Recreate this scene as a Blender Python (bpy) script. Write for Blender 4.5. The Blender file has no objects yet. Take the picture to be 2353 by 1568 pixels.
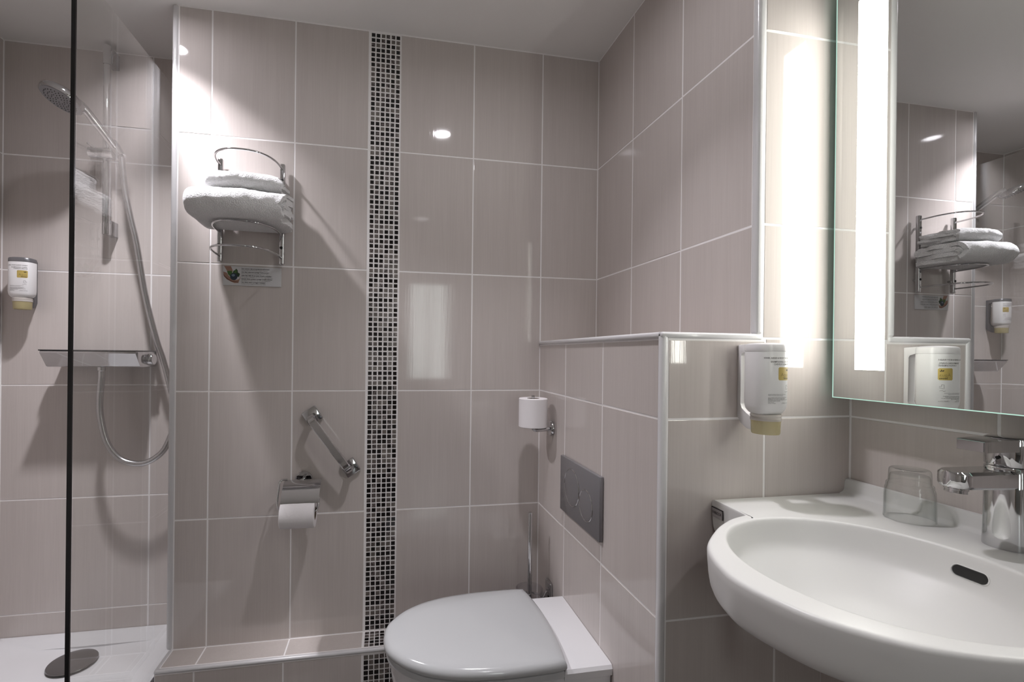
import bpy, bmesh, math, random
from mathutils import Vector, Matrix, noise

random.seed(7)
SC = bpy.context.scene
COL = SC.collection
PI = math.pi

# ------------------------------------------------------------------ camera, world, lights, exposure
cam_d = bpy.data.cameras.new('camera')
cam_d.sensor_width = 36.0
cam_d.lens = 16.4502
cam_d.shift_x = 0.03867
cam_d.shift_y = 0.012865
cam_d.clip_start = 0.02
cam = bpy.data.objects.new('camera', cam_d)
COL.objects.link(cam)
cam.matrix_world = Matrix(((0.982971, -0.010537, -0.183457, 0.21776),
                           (-0.183439, 0.002696, -0.983027, -1.59693),
                           (0.010853, 0.999941, 0.000718, 1.14533),
                           (0, 0, 0, 1)))
SC.camera = cam
SC.view_settings.view_transform = 'Standard'
SC.view_settings.look = 'None'
SC.view_settings.gamma = 1.0
SC.view_settings.use_curve_mapping = False
SC.view_settings.exposure = 0.30
cy = SC.cycles
cy.use_denoising = True
cy.max_bounces = 10
cy.diffuse_bounces = 5
cy.glossy_bounces = 6
cy.transmission_bounces = 6
cy.transparent_max_bounces = 16
cy.caustics_reflective = False
cy.caustics_refractive = False
cy.sample_clamp_indirect = 4.0

world = bpy.data.worlds.new('world')
SC.world = world
world.use_nodes = True
world.node_tree.nodes['Background'].inputs[0].default_value = (0.8, 0.85, 0.95, 1)
world.node_tree.nodes['Background'].inputs[1].default_value = 0.2

ZC = 2.2197            # ceiling height
LAMPS = [(0.480, -0.675, 2.1, 85, 195.0), (-0.520, -0.225, 8.2, 105, 125.0), (0.495, -2.150, 2.4, 110, 8.0)]     # x, y, watts, beam angle, lens glow
STRIP_POWER = 16.0
WINDOW_POWER = 4.0


def area_disk(name, loc, power, size, spread, color):
    d = bpy.data.lights.new(name, 'AREA')
    d.shape = 'DISK'
    d.size = size
    d.energy = power
    d.spread = spread
    d.color = color
    o = bpy.data.objects.new(name, d)
    o.location = loc
    COL.objects.link(o)
    return o


# ------------------------------------------------------------------ materials
def new_mat(name):
    m = bpy.data.materials.new(name)
    m.use_nodes = True
    return m, m.node_tree, m.node_tree.nodes['Principled BSDF']


def pbr(name, col, rough=0.4, metal=0.0, spec=0.5, coat=0.0, bump=None, vary=None, sheen=0.0, alpha=1.0, emis=None, subs=0.0):
    m, nt, b = new_mat(name)
    b.inputs['Base Color'].default_value = (*col, 1)
    b.inputs['Roughness'].default_value = rough
    b.inputs['Metallic'].default_value = metal
    b.inputs['Specular IOR Level'].default_value = spec
    b.inputs['Coat Weight'].default_value = coat
    b.inputs['Sheen Weight'].default_value = sheen
    b.inputs['Alpha'].default_value = alpha
    if subs:
        b.inputs['Subsurface Weight'].default_value = subs
        b.inputs['Subsurface Radius'].default_value = (0.01, 0.01, 0.01)
    if emis:
        b.inputs['Emission Color'].default_value = (*emis[0], 1)
        b.inputs['Emission Strength'].default_value = emis[1]
    if bump or vary:
        tc = nt.nodes.new('ShaderNodeTexCoord')
    if vary:
        n = nt.nodes.new('ShaderNodeTexNoise')
        n.inputs['Scale'].default_value = vary[0]
        n.inputs['Detail'].default_value = 4
        nt.links.new(tc.outputs['Object'], n.inputs['Vector'])
        mx = nt.nodes.new('ShaderNodeMix')
        mx.data_type = 'RGBA'
        mx.inputs[6].default_value = (*col, 1)
        mx.inputs[7].default_value = (*[c * vary[1] for c in col], 1)
        nt.links.new(n.outputs['Fac'], mx.inputs[0])
        nt.links.new(mx.outputs[2], b.inputs['Base Color'])
    if bump:
        n = nt.nodes.new('ShaderNodeTexNoise')
        n.inputs['Scale'].default_value = bump[0]
        n.inputs['Detail'].default_value = 3
        nt.links.new(tc.outputs['Object'], n.inputs['Vector'])
        bp = nt.nodes.new('ShaderNodeBump')
        bp.inputs['Strength'].default_value = bump[1]
        bp.inputs['Distance'].default_value = bump[2]
        nt.links.new(n.outputs['Fac'], bp.inputs['Height'])
        nt.links.new(bp.outputs['Normal'], b.inputs['Normal'])
    return m


def tile_material():
    """glazed beige-grey tile with fine vertical brush streaks"""
    m, nt, b = new_mat('tile_glaze')
    N, L = nt.nodes.new, nt.links.new
    geo = N('ShaderNodeNewGeometry')
    info = N('ShaderNodeObjectInfo')
    off = N('ShaderNodeVectorMath'); off.operation = 'SCALE'
    off.inputs[0].default_value = (3.1, 2.3, 5.7)
    L(info.outputs['Random'], off.inputs['Scale'])
    add = N('ShaderNodeVectorMath'); add.operation = 'ADD'
    L(geo.outputs['Position'], add.inputs[0]); L(off.outputs[0], add.inputs[1])

    def streak(sxy, sz, detail):
        mp = N('ShaderNodeMapping')
        mp.inputs['Scale'].default_value = (sxy, sxy, sz)
        L(add.outputs[0], mp.inputs['Vector'])
        t = N('ShaderNodeTexNoise')
        t.inputs['Scale'].default_value = 1.0
        t.inputs['Detail'].default_value = detail
        L(mp.outputs[0], t.inputs['Vector'])
        return t.outputs['Fac']
    broad, fine = streak(38, 1.6, 4), streak(260, 7, 4)
    mixf = N('ShaderNodeMath'); mixf.operation = 'MULTIPLY_ADD'
    L(fine, mixf.inputs[0]); mixf.inputs[1].default_value = 0.55
    sub = N('ShaderNodeMath'); sub.operation = 'MULTIPLY'
    L(broad, sub.inputs[0]); sub.inputs[1].default_value = 0.45
    L(sub.outputs[0], mixf.inputs[2])
    ramp = N('ShaderNodeValToRGB')
    ramp.color_ramp.elements[0].position = 0.34
    ramp.color_ramp.elements[0].color = (0.545, 0.498, 0.474, 1)
    ramp.color_ramp.elements[1].position = 0.66
    ramp.color_ramp.elements[1].color = (0.588, 0.540, 0.515, 1)
    L(mixf.outputs[0], ramp.inputs[0])
    L(ramp.outputs[0], b.inputs['Base Color'])
    b.inputs['Roughness'].default_value = 0.055
    b.inputs['Specular IOR Level'].default_value = 0.5
    bp = N('ShaderNodeBump')
    bp.inputs['Strength'].default_value = 0.10
    bp.inputs['Distance'].default_value = 0.0006
    L(fine, bp.inputs['Height'])
    L(bp.outputs[0], b.inputs['Normal'])
    return m


def marble_material(name, lo, hi, scale):
    m, nt, b = new_mat(name)
    N, L = nt.nodes.new, nt.links.new
    geo = N('ShaderNodeNewGeometry')
    t = N('ShaderNodeTexNoise')
    t.inputs['Scale'].default_value = scale
    t.inputs['Detail'].default_value = 5
    t.inputs['Distortion'].default_value = 1.6
    L(geo.outputs['Position'], t.inputs['Vector'])
    r = N('ShaderNodeValToRGB')
    r.color_ramp.elements[0].position = 0.45; r.color_ramp.elements[0].color = (*lo, 1)
    r.color_ramp.elements[1].position = 0.68; r.color_ramp.elements[1].color = (*hi, 1)
    L(t.outputs['Fac'], r.inputs[0]); L(r.outputs[0], b.inputs['Base Color'])
    b.inputs['Roughness'].default_value = 0.3
    return m


def pane_material(name, tint, f0=0.045, rough=0.0, edge=None):
    """clear pane: transparent with an angle-dependent mirror reflection, the same from both sides"""
    m = bpy.data.materials.new(name)
    m.use_nodes = True
    nt = m.node_tree
    nt.nodes.clear()
    N, L = nt.nodes.new, nt.links.new
    geo = N('ShaderNodeNewGeometry')
    dot = N('ShaderNodeVectorMath'); dot.operation = 'DOT_PRODUCT'
    L(geo.outputs['Normal'], dot.inputs[0]); L(geo.outputs['Incoming'], dot.inputs[1])
    ab = N('ShaderNodeMath'); ab.operation = 'ABSOLUTE'; L(dot.outputs['Value'], ab.inputs[0])
    one = N('ShaderNodeMath'); one.operation = 'SUBTRACT'; one.inputs[0].default_value = 1.0; L(ab.outputs[0], one.inputs[1])
    pw = N('ShaderNodeMath'); pw.operation = 'POWER'; L(one.outputs[0], pw.inputs[0]); pw.inputs[1].default_value = 5.0
    ma = N('ShaderNodeMath'); ma.operation = 'MULTIPLY_ADD'; L(pw.outputs[0], ma.inputs[0])
    ma.inputs[1].default_value = 1 - f0; ma.inputs[2].default_value = f0; ma.use_clamp = True
    tr = N('ShaderNodeBsdfTransparent'); tr.inputs[0].default_value = (*tint, 1)
    if edge:
        p2 = N('ShaderNodeMath'); p2.operation = 'POWER'; L(one.outputs[0], p2.inputs[0]); p2.inputs[1].default_value = 3.0
        mc = N('ShaderNodeMix'); mc.data_type = 'RGBA'
        mc.inputs[6].default_value = (*tint, 1); mc.inputs[7].default_value = (*edge, 1)
        L(p2.outputs[0], mc.inputs[0]); L(mc.outputs[2], tr.inputs[0])
    gl = N('ShaderNodeBsdfGlossy'); gl.inputs['Roughness'].default_value = rough
    mx = N('ShaderNodeMixShader')
    L(ma.outputs[0], mx.inputs[0]); L(tr.outputs[0], mx.inputs[1]); L(gl.outputs[0], mx.inputs[2])
    out = N('ShaderNodeOutputMaterial'); L(mx.outputs[0], out.inputs[0])
    return m


def emit(name, col, strength):
    m = bpy.data.materials.new(name)
    m.use_nodes = True
    nt = m.node_tree
    nt.nodes.clear()
    e = nt.nodes.new('ShaderNodeEmission')
    e.inputs[0].default_value = (*col, 1)
    e.inputs[1].default_value = strength
    o = nt.nodes.new('ShaderNodeOutputMaterial')
    nt.links.new(e.outputs[0], o.inputs[0])
    return m


M = {}
M['tile'] = tile_material()
M['grout'] = pbr('grout', (0.88, 0.86, 0.855), 0.7, bump=(300, 0.3, 0.0005))
M['trim'] = pbr('trim_plastic', (0.66, 0.655, 0.665), 0.22, coat=0.3)
M['ceiling'] = pbr('ceiling_paint', (0.84, 0.83, 0.815), 0.85, bump=(180, 0.25, 0.0006))
M['floor'] = pbr('floor_tile', (0.10, 0.085, 0.08), 0.3, vary=(6, 0.85))
M['plaster'] = pbr('wall_paint', (0.72, 0.70, 0.66), 0.9, vary=(3, 0.95))
M['wood'] = pbr('door_wood', (0.32, 0.22, 0.14), 0.45, vary=(9, 0.7))
M['black_glass'] = pbr('mosaic_black', (0.008, 0.006, 0.006), 0.07)
M['taupe_glass'] = marble_material('mosaic_taupe', (0.115, 0.098, 0.088), (0.19, 0.168, 0.150), 40)
M['marble'] = marble_material('mosaic_marble', (0.022, 0.015, 0.014), (0.25, 0.21, 0.20), 170)
M['chrome'] = pbr('chrome', (0.60, 0.60, 0.61), 0.06, metal=1.0)
M['satin_chrome'] = pbr('satin_chrome', (0.36, 0.355, 0.365), 0.2, metal=1.0)
M['plate_grey'] = pbr('plate_satin_grey', (0.215, 0.21, 0.22), 0.22, metal=0.25, spec=0.6)
M['smoked'] = pbr('smoked_glass', (0.02, 0.02, 0.022), 0.08)
M['steel'] = pbr('brushed_steel', (0.30, 0.30, 0.305), 0.24, metal=1.0)
M['hose'] = pbr('hose_metal', (0.52, 0.52, 0.53), 0.25, metal=1.0)
M['dark'] = pbr('dark_plastic_and_slot_shade', (0.012, 0.012, 0.012), 0.4)
M['silver_plastic'] = pbr('silver_plastic', (0.20, 0.20, 0.21), 0.35, metal=0.6)
M['spray'] = pbr('spray_rubber', (0.30, 0.30, 0.31), 0.5)
M['ceramic'] = pbr('ceramic', (0.70, 0.70, 0.71), 0.10, coat=0.4)
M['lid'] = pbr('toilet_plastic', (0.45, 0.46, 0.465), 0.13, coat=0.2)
M['mineral'] = pbr('basin_mineral', (0.67, 0.67, 0.655), 0.38, spec=0.4, bump=(250, 0.05, 0.0003))
M['tray'] = pbr('shower_tray_acrylic', (0.66, 0.66, 0.67), 0.2, vary=(5, 0.95))
M['towel'] = pbr('terry', (0.86, 0.86, 0.865), 0.95, sheen=0.3, bump=(300, 1.0, 0.006))
M['paper'] = pbr('tissue_paper', (0.80, 0.775, 0.785), 0.95, bump=(160, 0.3, 0.001))
M['card_core'] = pbr('cardboard_core', (0.20, 0.15, 0.11), 0.9)
M['card'] = pbr('card_white', (0.60, 0.60, 0.61), 0.35, coat=0.2)
M['bottle'] = pbr('bottle_white', (0.74, 0.735, 0.735), 0.28, subs=0.1)
M['white_plastic'] = pbr('white_plastic', (0.72, 0.71, 0.715), 0.25)
M['gold'] = pbr('gold_label', (0.46, 0.35, 0.10), 0.45)
M['ink'] = pbr('ink', (0.03, 0.03, 0.03), 0.6)
M['ink_soft'] = pbr('ink_grey', (0.17, 0.165, 0.16), 0.6)
M['ink_olive'] = pbr('ink_olive', (0.20, 0.15, 0.05), 0.6)
M['skin'] = pbr('print_skin', (0.33, 0.19, 0.14), 0.5)
M['skin_dark'] = pbr('print_skin_shade', (0.16, 0.07, 0.05), 0.5)
M['leaf'] = pbr('print_leaf', (0.06, 0.13, 0.03), 0.5)
M['leaf_dark'] = pbr('print_leaf_shade', (0.018, 0.045, 0.018), 0.5)
M['globe'] = pbr('print_globe', (0.02, 0.035, 0.055), 0.5)
M['globe_light'] = pbr('print_globe_light', (0.16, 0.22, 0.28), 0.5)
M['pane'] = pane_material('shower_glass', (0.985, 0.99, 0.985), 0.085)
M['edge_glass'] = pbr('glass_edge_black', (0.006, 0.006, 0.007), 0.2)
M['tumbler'] = pane_material('tumbler_glass', (0.985, 0.99, 0.985), 0.05, 0.0, (0.72, 0.75, 0.735))
M['clear'] = pane_material('clear_plastic', (0.95, 0.95, 0.96), 0.08, 0.08, (0.7, 0.7, 0.72))
M['amber'] = pbr('amber_plastic', (0.52, 0.45, 0.24), 0.2, alpha=0.72)
M['clear_white'] = pbr('clear_neck_plastic', (0.62, 0.58, 0.54), 0.2, alpha=0.7)
M['mirror'] = pbr('mirror_silver', (0.72, 0.73, 0.725), 0.0, metal=1.0)
M['strip'] = emit('frosted_light_strip', (1.0, 0.99, 0.92), STRIP_POWER)
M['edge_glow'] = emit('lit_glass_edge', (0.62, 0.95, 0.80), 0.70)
for _i, _l in enumerate(LAMPS):
    M['lamp%d' % _i] = emit('downlight_lens', (1.0, 0.965, 1.02), _l[4])
M['daylight'] = emit('daylight_through_window', (0.93, 1.0, 0.97), WINDOW_POWER)
M['grey_metal'] = pbr('grey_metal', (0.4, 0.4, 0.4), 0.5, metal=0.5)
M['basin_label'] = pbr('label_grey', (0.38, 0.36, 0.36), 0.4)


# ------------------------------------------------------------------ geometry helpers
def link(o, parent=None):
    COL.objects.link(o)
    if parent is not None:
        o.parent = parent
        o.matrix_parent_inverse = Matrix.Identity(4)
    return o


def wloc(p):
    v = Vector((0, 0, 0))
    while p is not None:
        v += p.location
        p = p.parent
    return v


def finish(name, bm, mat, parent=None, smooth=False, normals=True):
    """a bmesh in world coordinates becomes one mesh object; children keep world placement (roots are unrotated)"""
    if normals:
        bmesh.ops.recalc_face_normals(bm, faces=bm.faces)
    if parent is not None:
        off = -wloc(parent)
        bmesh.ops.translate(bm, verts=bm.verts, vec=off)
    me = bpy.data.meshes.new(name)
    bm.to_mesh(me)
    bm.free()
    if smooth:
        me.polygons.foreach_set('use_smooth', [True] * len(me.polygons))
        try:
            me.set_sharp_from_angle(angle=math.radians(40))
        except Exception:
            pass
    me.materials.append(M[mat] if isinstance(mat, str) else mat)
    return link(bpy.data.objects.new(name, me), parent)


def root(name, loc, label, cat, group=None):
    o = bpy.data.objects.new(name, None)
    o.empty_display_size = 0.05
    o.location = loc
    tag(o, label, cat, group)
    return link(o)


def tag(o, label, cat, group=None):
    o['label'] = label
    o['category'] = cat
    if group:
        o['group'] = group
    return o


def struct(o):
    o['kind'] = 'structure'
    return o


def add_box(bm, x0, x1, y0, y1, z0, z1, bev=0.0, seg=2):
    r = bmesh.ops.create_cube(bm, size=1.0)
    vs = r['verts']
    for v in vs:
        v.co = Vector(((x0 + x1) / 2 + v.co.x * (x1 - x0), (y0 + y1) / 2 + v.co.y * (y1 - y0), (z0 + z1) / 2 + v.co.z * (z1 - z0)))
    if bev > 0:
        es = list({e for v in vs for e in v.link_edges})
        bmesh.ops.bevel(bm, geom=es, offset=bev, segments=seg, profile=0.5, affect='EDGES')
    return bm


def box(x0, x1, y0, y1, z0, z1, bev=0.0, seg=2):
    return add_box(bmesh.new(), x0, x1, y0, y1, z0, z1, bev, seg)


def catmull(pts, n=8, closed=False):
    P = [Vector(p) for p in pts]
    out = []
    m = len(P)
    for i in range(m if closed else m - 1):
        if closed:
            p0, p1, p2, p3 = P[(i - 1) % m], P[i], P[(i + 1) % m], P[(i + 2) % m]
        else:
            p0 = P[i - 1] if i > 0 else P[0] * 2 - P[1]
            p1, p2 = P[i], P[i + 1]
            p3 = P[i + 2] if i + 2 < m else P[-1] * 2 - P[-2]
        for k in range(n):
            t = k / n
            out.append(0.5 * ((2 * p1) + (-p0 + p2) * t + (2 * p0 - 5 * p1 + 4 * p2 - p3) * t * t + (-p0 + 3 * p1 - 3 * p2 + p3) * t ** 3))
    if not closed:
        out.append(P[-1])
    return out


def add_tube(bm, pts, rad, n=12, closed=False, flat=None):
    """round tube along points; flat=(half width, half thickness, up vector) gives a flat bar instead"""
    P = [Vector(p) for p in pts]
    m = len(P)
    rings = []
    prev = None
    for i in range(m):
        if closed:
            t = (P[(i + 1) % m] - P[(i - 1) % m]).normalized()
        else:
            t = (P[min(i + 1, m - 1)] - P[max(i - 1, 0)]).normalized()
        if flat:
            a = flat[2].cross(t).normalized()
            b = t.cross(a).normalized()
        else:
            if prev is None:
                ref = Vector((0, 0, 1)) if abs(t.z) < 0.9 else Vector((1, 0, 0))
                a = ref.cross(t).normalized()
            else:
                a = (prev - t * prev.dot(t)).normalized()
            prev = a
            b = t.cross(a)
        r = rad[i] if isinstance(rad, (list, tuple)) else rad
        ring = []
        if flat:
            w, h = flat[0], flat[1]
            c = min(w, h) * 0.35
            for u, v in ((w, h - c), (w - c, h), (-w + c, h), (-w, h - c), (-w, -h + c), (-w + c, -h), (w - c, -h), (w, -h + c)):
                ring.append(bm.verts.new(P[i] + a * u + b * v))
        else:
            for k in range(n):
                an = 2 * PI * k / n
                ring.append(bm.verts.new(P[i] + a * (r * math.cos(an)) + b * (r * math.sin(an))))
        rings.append(ring)
    k2 = len(rings[0])
    for i in range(m if closed else m - 1):
        A, B = rings[i], rings[(i + 1) % m]
        for k in range(k2):
            bm.faces.new((A[k], A[(k + 1) % k2], B[(k + 1) % k2], B[k]))
    if not closed:
        bm.faces.new(rings[0][::-1])
        bm.faces.new(rings[-1])
    return bm


def tube(pts, rad, n=12, closed=False, flat=None):
    return add_tube(bmesh.new(), pts, rad, n, closed, flat)


def add_lathe(bm, prof, center, axis=(0, 0, 1), n=32, cap0=True, cap1=True):
    """profile of (radius, height) along axis from center"""
    ax = Vector(axis).normalized()
    ref = Vector((0, 0, 1)) if abs(ax.z) < 0.9 else Vector((1, 0, 0))
    a = ref.cross(ax).normalized()
    b = ax.cross(a)
    c = Vector(center)
    rings = []
    for r, h in prof:
        rings.append([bm.verts.new(c + ax * h + a * (r * math.cos(2 * PI * k / n)) + b * (r * math.sin(2 * PI * k / n))) for k in range(n)])
    for i in range(len(rings) - 1):
        A, B = rings[i], rings[i + 1]
        for k in range(n):
            bm.faces.new((A[k], A[(k + 1) % n], B[(k + 1) % n], B[k]))
    if cap0:
        bm.faces.new(rings[0][::-1])
    if cap1:
        bm.faces.new(rings[-1])
    return bm


def lathe(prof, center, axis=(0, 0, 1), n=32, cap0=True, cap1=True):
    return add_lathe(bmesh.new(), prof, center, axis, n, cap0, cap1)


def add_prism(bm, poly, vec):
    """closed polygon of 3-D points extruded by vec"""
    A = [bm.verts.new(Vector(p)) for p in poly]
    B = [bm.verts.new(Vector(p) + Vector(vec)) for p in poly]
    bm.faces.new(A[::-1])
    bm.faces.new(B)
    for i in range(len(A)):
        j = (i + 1) % len(A)
        bm.faces.new((A[i], A[j], B[j], B[i]))
    return bm


def prism(poly, vec, bev=0.0, seg=2):
    bm = add_prism(bmesh.new(), poly, vec)
    if bev:
        bmesh.ops.bevel(bm, geom=list(bm.edges), offset=bev, segments=seg, profile=0.5, affect='EDGES')
    return bm


def loft(rings, cap0=True, cap1=True, closed=True):
    bm = bmesh.new()
    R = [[bm.verts.new(Vector(p)) for p in r] for r in rings]
    n = len(R[0])
    for i in range(len(R) - 1):
        for k in range(n if closed else n - 1):
            bm.faces.new((R[i][k], R[i][(k + 1) % n], R[i + 1][(k + 1) % n], R[i + 1][k]))
    if cap0:
        bm.faces.new(R[0][::-1])
    if cap1:
        bm.faces.new(R[-1])
    return bm


def text_mesh(name, body, size, loc, parent, mat, align='LEFT', bold=0.0, rot=(PI / 2, 0, 0), sx=1.0):
    cu = bpy.data.curves.new(name, 'FONT')
    cu.body = body
    cu.size = size
    cu.align_x = align
    cu.offset = bold
    cu.resolution_u = 2
    tmp = bpy.data.objects.new('tmp_text', cu)
    COL.objects.link(tmp)
    dg = bpy.context.evaluated_depsgraph_get()
    me = bpy.data.meshes.new_from_object(tmp.evaluated_get(dg))
    bpy.data.objects.remove(tmp)
    bpy.data.curves.remove(cu)
    me.name = name
    me.materials.clear()
    me.materials.append(M[mat])
    o = bpy.data.objects.new(name, me)
    link(o, parent)
    o.location = Vector(loc) - wloc(parent)
    o.rotation_euler = rot
    o.scale = (sx, 1, 1)
    return o


# ------------------------------------------------------------------ room shell
def wall_box(name, x0, x1, y0, y1, z0, z1, mat='grout'):
    return struct(finish(name, box(x0, x1, y0, y1, z0, z1), mat))


G = 0.0006       # grout lies this far behind the tile faces
X_LEFT, X_END, X_BOX, X_SINK = -1.0936, 0.9748, 0.761, 1.2071
Y_FRONT, Y_SHOWER = -0.7535, 0.3003
Z_LEDGE = 0.215
Z_BOX = 1.192
Y_DOOR = -2.75

wall_back = wall_box('wall_back', -0.4300, 1.36, G, Y_SHOWER - G, 0, ZC)
wall_shower = wall_box('wall_shower', -1.25, -0.36, Y_SHOWER + G, Y_SHOWER + 0.12, 0, ZC)
wall_left = wall_box('wall_left', -1.25, X_LEFT - G, Y_DOOR, Y_SHOWER + G, 0, ZC)
wall_right = wall_box('wall_right', X_END + G, 1.36, Y_FRONT + G, G, 0, ZC)
wall_cistern = wall_box('wall_cistern', X_BOX + G, X_END + G, Y_FRONT + G, G, 0, Z_BOX - 0.002)
wall_sink = wall_box('wall_sink', X_SINK + G, 1.36, Y_DOOR, Y_FRONT + G, 0, ZC)
wall_pipes = wall_box('wall_pipes', 1.136 + G, X_SINK + G, -1.30, Y_FRONT - 0.0002, 0, 0.55)
wall_ledge = wall_box('wall_ledge', -0.4300, X_BOX + G, -0.098 + G, G, 0, Z_LEDGE - G)
bm = bmesh.new()                                    # wall with the door opening behind the camera
add_box(bm, -1.25, 0.30, Y_DOOR - 0.10, Y_DOOR, 0, ZC)
add_box(bm, 1.10, 1.36, Y_DOOR - 0.10, Y_DOOR, 0, ZC)
add_box(bm, 0.30, 1.10, Y_DOOR - 0.10, Y_DOOR, 2.05, ZC)
wall_front = struct(finish('wall_front', bm, 'plaster'))
ceiling = struct(finish('ceiling', box(-1.25, 1.36, Y_DOOR - 0.1, Y_SHOWER + 0.12, ZC, ZC + 0.1), 'ceiling'))
floor = struct(finish('floor', box(-1.25, 1.36, -5.2, Y_SHOWER + 0.12, -0.1, 0.0), 'floor'))
# bedroom seen only as a reflection through the open doorway
bm = bmesh.new()
add_box(bm, -0.7, -0.6, -5.1, Y_DOOR - 0.1, 0, 2.5)
add_box(bm, 2.4, 2.5, -5.1, Y_DOOR - 0.1, 0, 2.5)
add_box(bm, -0.7, 0.52, -5.2, -5.1, 0, 2.5)
add_box(bm, 1.12, 2.5, -5.2, -5.1, 0, 2.5)
add_box(bm, 0.52, 1.12, -5.2, -5.1, 0, 0.75)
add_box(bm, 0.52, 1.12, -5.2, -5.1, 2.2, 2.5)
add_box(bm, -0.7, 2.5, -5.2, Y_DOOR - 0.1, 2.5, 2.6)
wall_bedroom = struct(finish('wall_bedroom', bm, 'plaster'))
win = struct(finish('window_1', box(0.52, 1.12, -5.19, -5.17, 0.75, 2.2), 'daylight'))
bm = bmesh.new()
for a in ((0.52, 0.56), (0.80, 0.84), (1.08, 1.12)):
    add_box(bm, a[0], a[1], -5.165, -5.12, 0.75, 2.2)
add_box(bm, 0.52, 1.12, -5.165, -5.12, 0.75, 0.80); add_box(bm, 0.52, 1.12, -5.165, -5.12, 2.15, 2.2)
finish('window_frame', bm, 'white_plastic', win)
bm = bmesh.new()
add_box(bm, 0.285, 0.33, Y_DOOR - 0.11, Y_DOOR + 0.012, 0, 2.06)
add_box(bm, 1.07, 1.115, Y_DOOR - 0.11, Y_DOOR + 0.012, 0, 2.06)
add_box(bm, 0.33, 1.07, Y_DOOR - 0.11, Y_DOOR + 0.012, 2.02, 2.06)
struct(finish('door_1', bm, 'wood'))

# --- tiles: every tile is its own object under the wall it is laid on
_tile_mesh = {}


def tile_mesh(w, h, key='tile', t=0.0030, bev=0.0011, mat='tile'):
    k = (round(w, 4), round(h, 4), key)
    if k in _tile_mesh:
        return _tile_mesh[k]
    bm = bmesh.new()
    W, H = w / 2, h / 2

    def ring(dw, z):
        return [bm.verts.new((x, y, z)) for x, y in ((-W + dw, -H + dw), (W - dw, -H + dw), (W - dw, H - dw), (-W + dw, H - dw))]
    r0, r1, r2 = ring(0, -t), ring(0, -bev), ring(bev, 0)
    for A, B in ((r0, r1), (r1, r2)):
        for i in range(4):
            bm.faces.new((A[i], A[(i + 1) % 4], B[(i + 1) % 4], B[i]))
    bm.faces.new(r2)
    bm.faces.new(r0[::-1])
    me = bpy.data.meshes.new(key)
    bm.to_mesh(me)
    bm.free()
    me.materials.append(M[mat])
    _tile_mesh[k] = me
    return me


AX = {'-y': Matrix(((1, 0, 0), (0, 0, -1), (0, 1, 0))),      # columns: tile x, tile y, tile normal -> world
      '-x': Matrix(((0, 0, -1), (-1, 0, 0), (0, 1, 0))),
      '+x': Matrix(((0, 0, 1), (1, 0, 0), (0, 1, 0))),
      '+z': Matrix(((1, 0, 0), (0, 1, 0), (0, 0, 1)))}
JOINT = 0.0034


def lay(wall, face, plane, us, vs, joint=JOINT, tilt=0.0016):
    """tiles between the joint lines us (horizontal) and vs (vertical)"""
    for i in range(len(us) - 1):
        for j in range(len(vs) - 1):
            u0, u1, v0, v1 = us[i], us[i + 1], vs[j], vs[j + 1]
            w, h = abs(u1 - u0) - joint, abs(v1 - v0) - joint
            if w < 0.004 or h < 0.004:
                continue
            o = bpy.data.objects.new('tile', tile_mesh(w, h))
            link(o, wall)
            uc, vc = (u0 + u1) / 2, (v0 + v1) / 2
            p = {'-y': (uc, plane, vc), '-x': (plane, uc, vc), '+x': (plane, uc, vc), '+z': (uc, vc, plane)}[face]
            tl = Matrix.Rotation(random.uniform(-tilt, tilt), 3, 'X') @ Matrix.Rotation(random.uniform(-tilt, tilt), 3, 'Y')
            o.matrix_local = Matrix.Translation(p) @ (AX[face] @ tl).to_4x4()


def R(k):
    return Z_LEDGE + 0.402 * k


ROWS = [R(0), R(1), R(2), R(3), R(4), ZC - 0.002]
MX0, MX1 = 0.1561, 0.2595                       # mosaic strip
XA, XB, XCc = -0.3255, -0.0769, 0.5122
lay(wall_back, '-y', 0, [-0.4215, XA, XB, MX0], ROWS)
lay(wall_back, '-y', 0, [MX1, XCc, X_BOX], ROWS)
lay(wall_back, '-y', 0, [X_BOX, X_END], [Z_BOX - 0.004, R(3), R(4), ZC - 0.002])
# end of the partition, facing the shower
lay(wall_back, '-x', -0.4316, [Y_SHOWER, 0.249, 0.0], ROWS)
lay(wall_shower, '-y', Y_SHOWER, [X_LEFT, -0.8736, -0.6250, -0.4316], [0.135] + ROWS)
lay(wall_left, '+x', X_LEFT, [Y_SHOWER - 0.2486 * i for i in range(0, 6)], [0.0] + ROWS)
SY = [0.0, -0.2442, -0.4928, Y_FRONT + 0.018]
lay(wall_right, '-x', X_END, SY, [Z_BOX - 0.004, R(3), R(4), ZC - 0.002])
lay(wall_right, '-y', Y_FRONT, [0.987, X_SINK], [Z_BOX - 0.008, R(3), R(4), ZC - 0.002])
lay(wall_right, '-y', Y_FRONT, [0.994, X_SINK], [R(1), R(2), Z_BOX - 0.008])
lay(wall_cistern, '-y', Y_FRONT, [0.771, 0.994], [R(1), R(2), Z_BOX - 0.013])
lay(wall_cistern, '-y', Y_FRONT, [0.771, 1.0237, X_SINK], [0.0, R(0), R(1)])
lay(wall_cistern, '-x', X_BOX, [0.0, -0.2414, -0.490, Y_FRONT + 0.016], [0.0, R(0), R(1), R(2), Z_BOX - 0.013])
lay(wall_cistern, '+z', Z_BOX - 0.0005, [X_BOX + 0.012, X_END], [-0.735, -0.4928, -0.2442, 0.0])
lay(wall_sink, '-x', X_SINK, [Y_FRONT - 0.2486 * i for i in range(0, 6)], [0.0] + ROWS)
lay(wall_pipes, '-x', 1.136, [Y_FRONT, -1.002, -1.2985], [0.0, R(0), 0.548])
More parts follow.
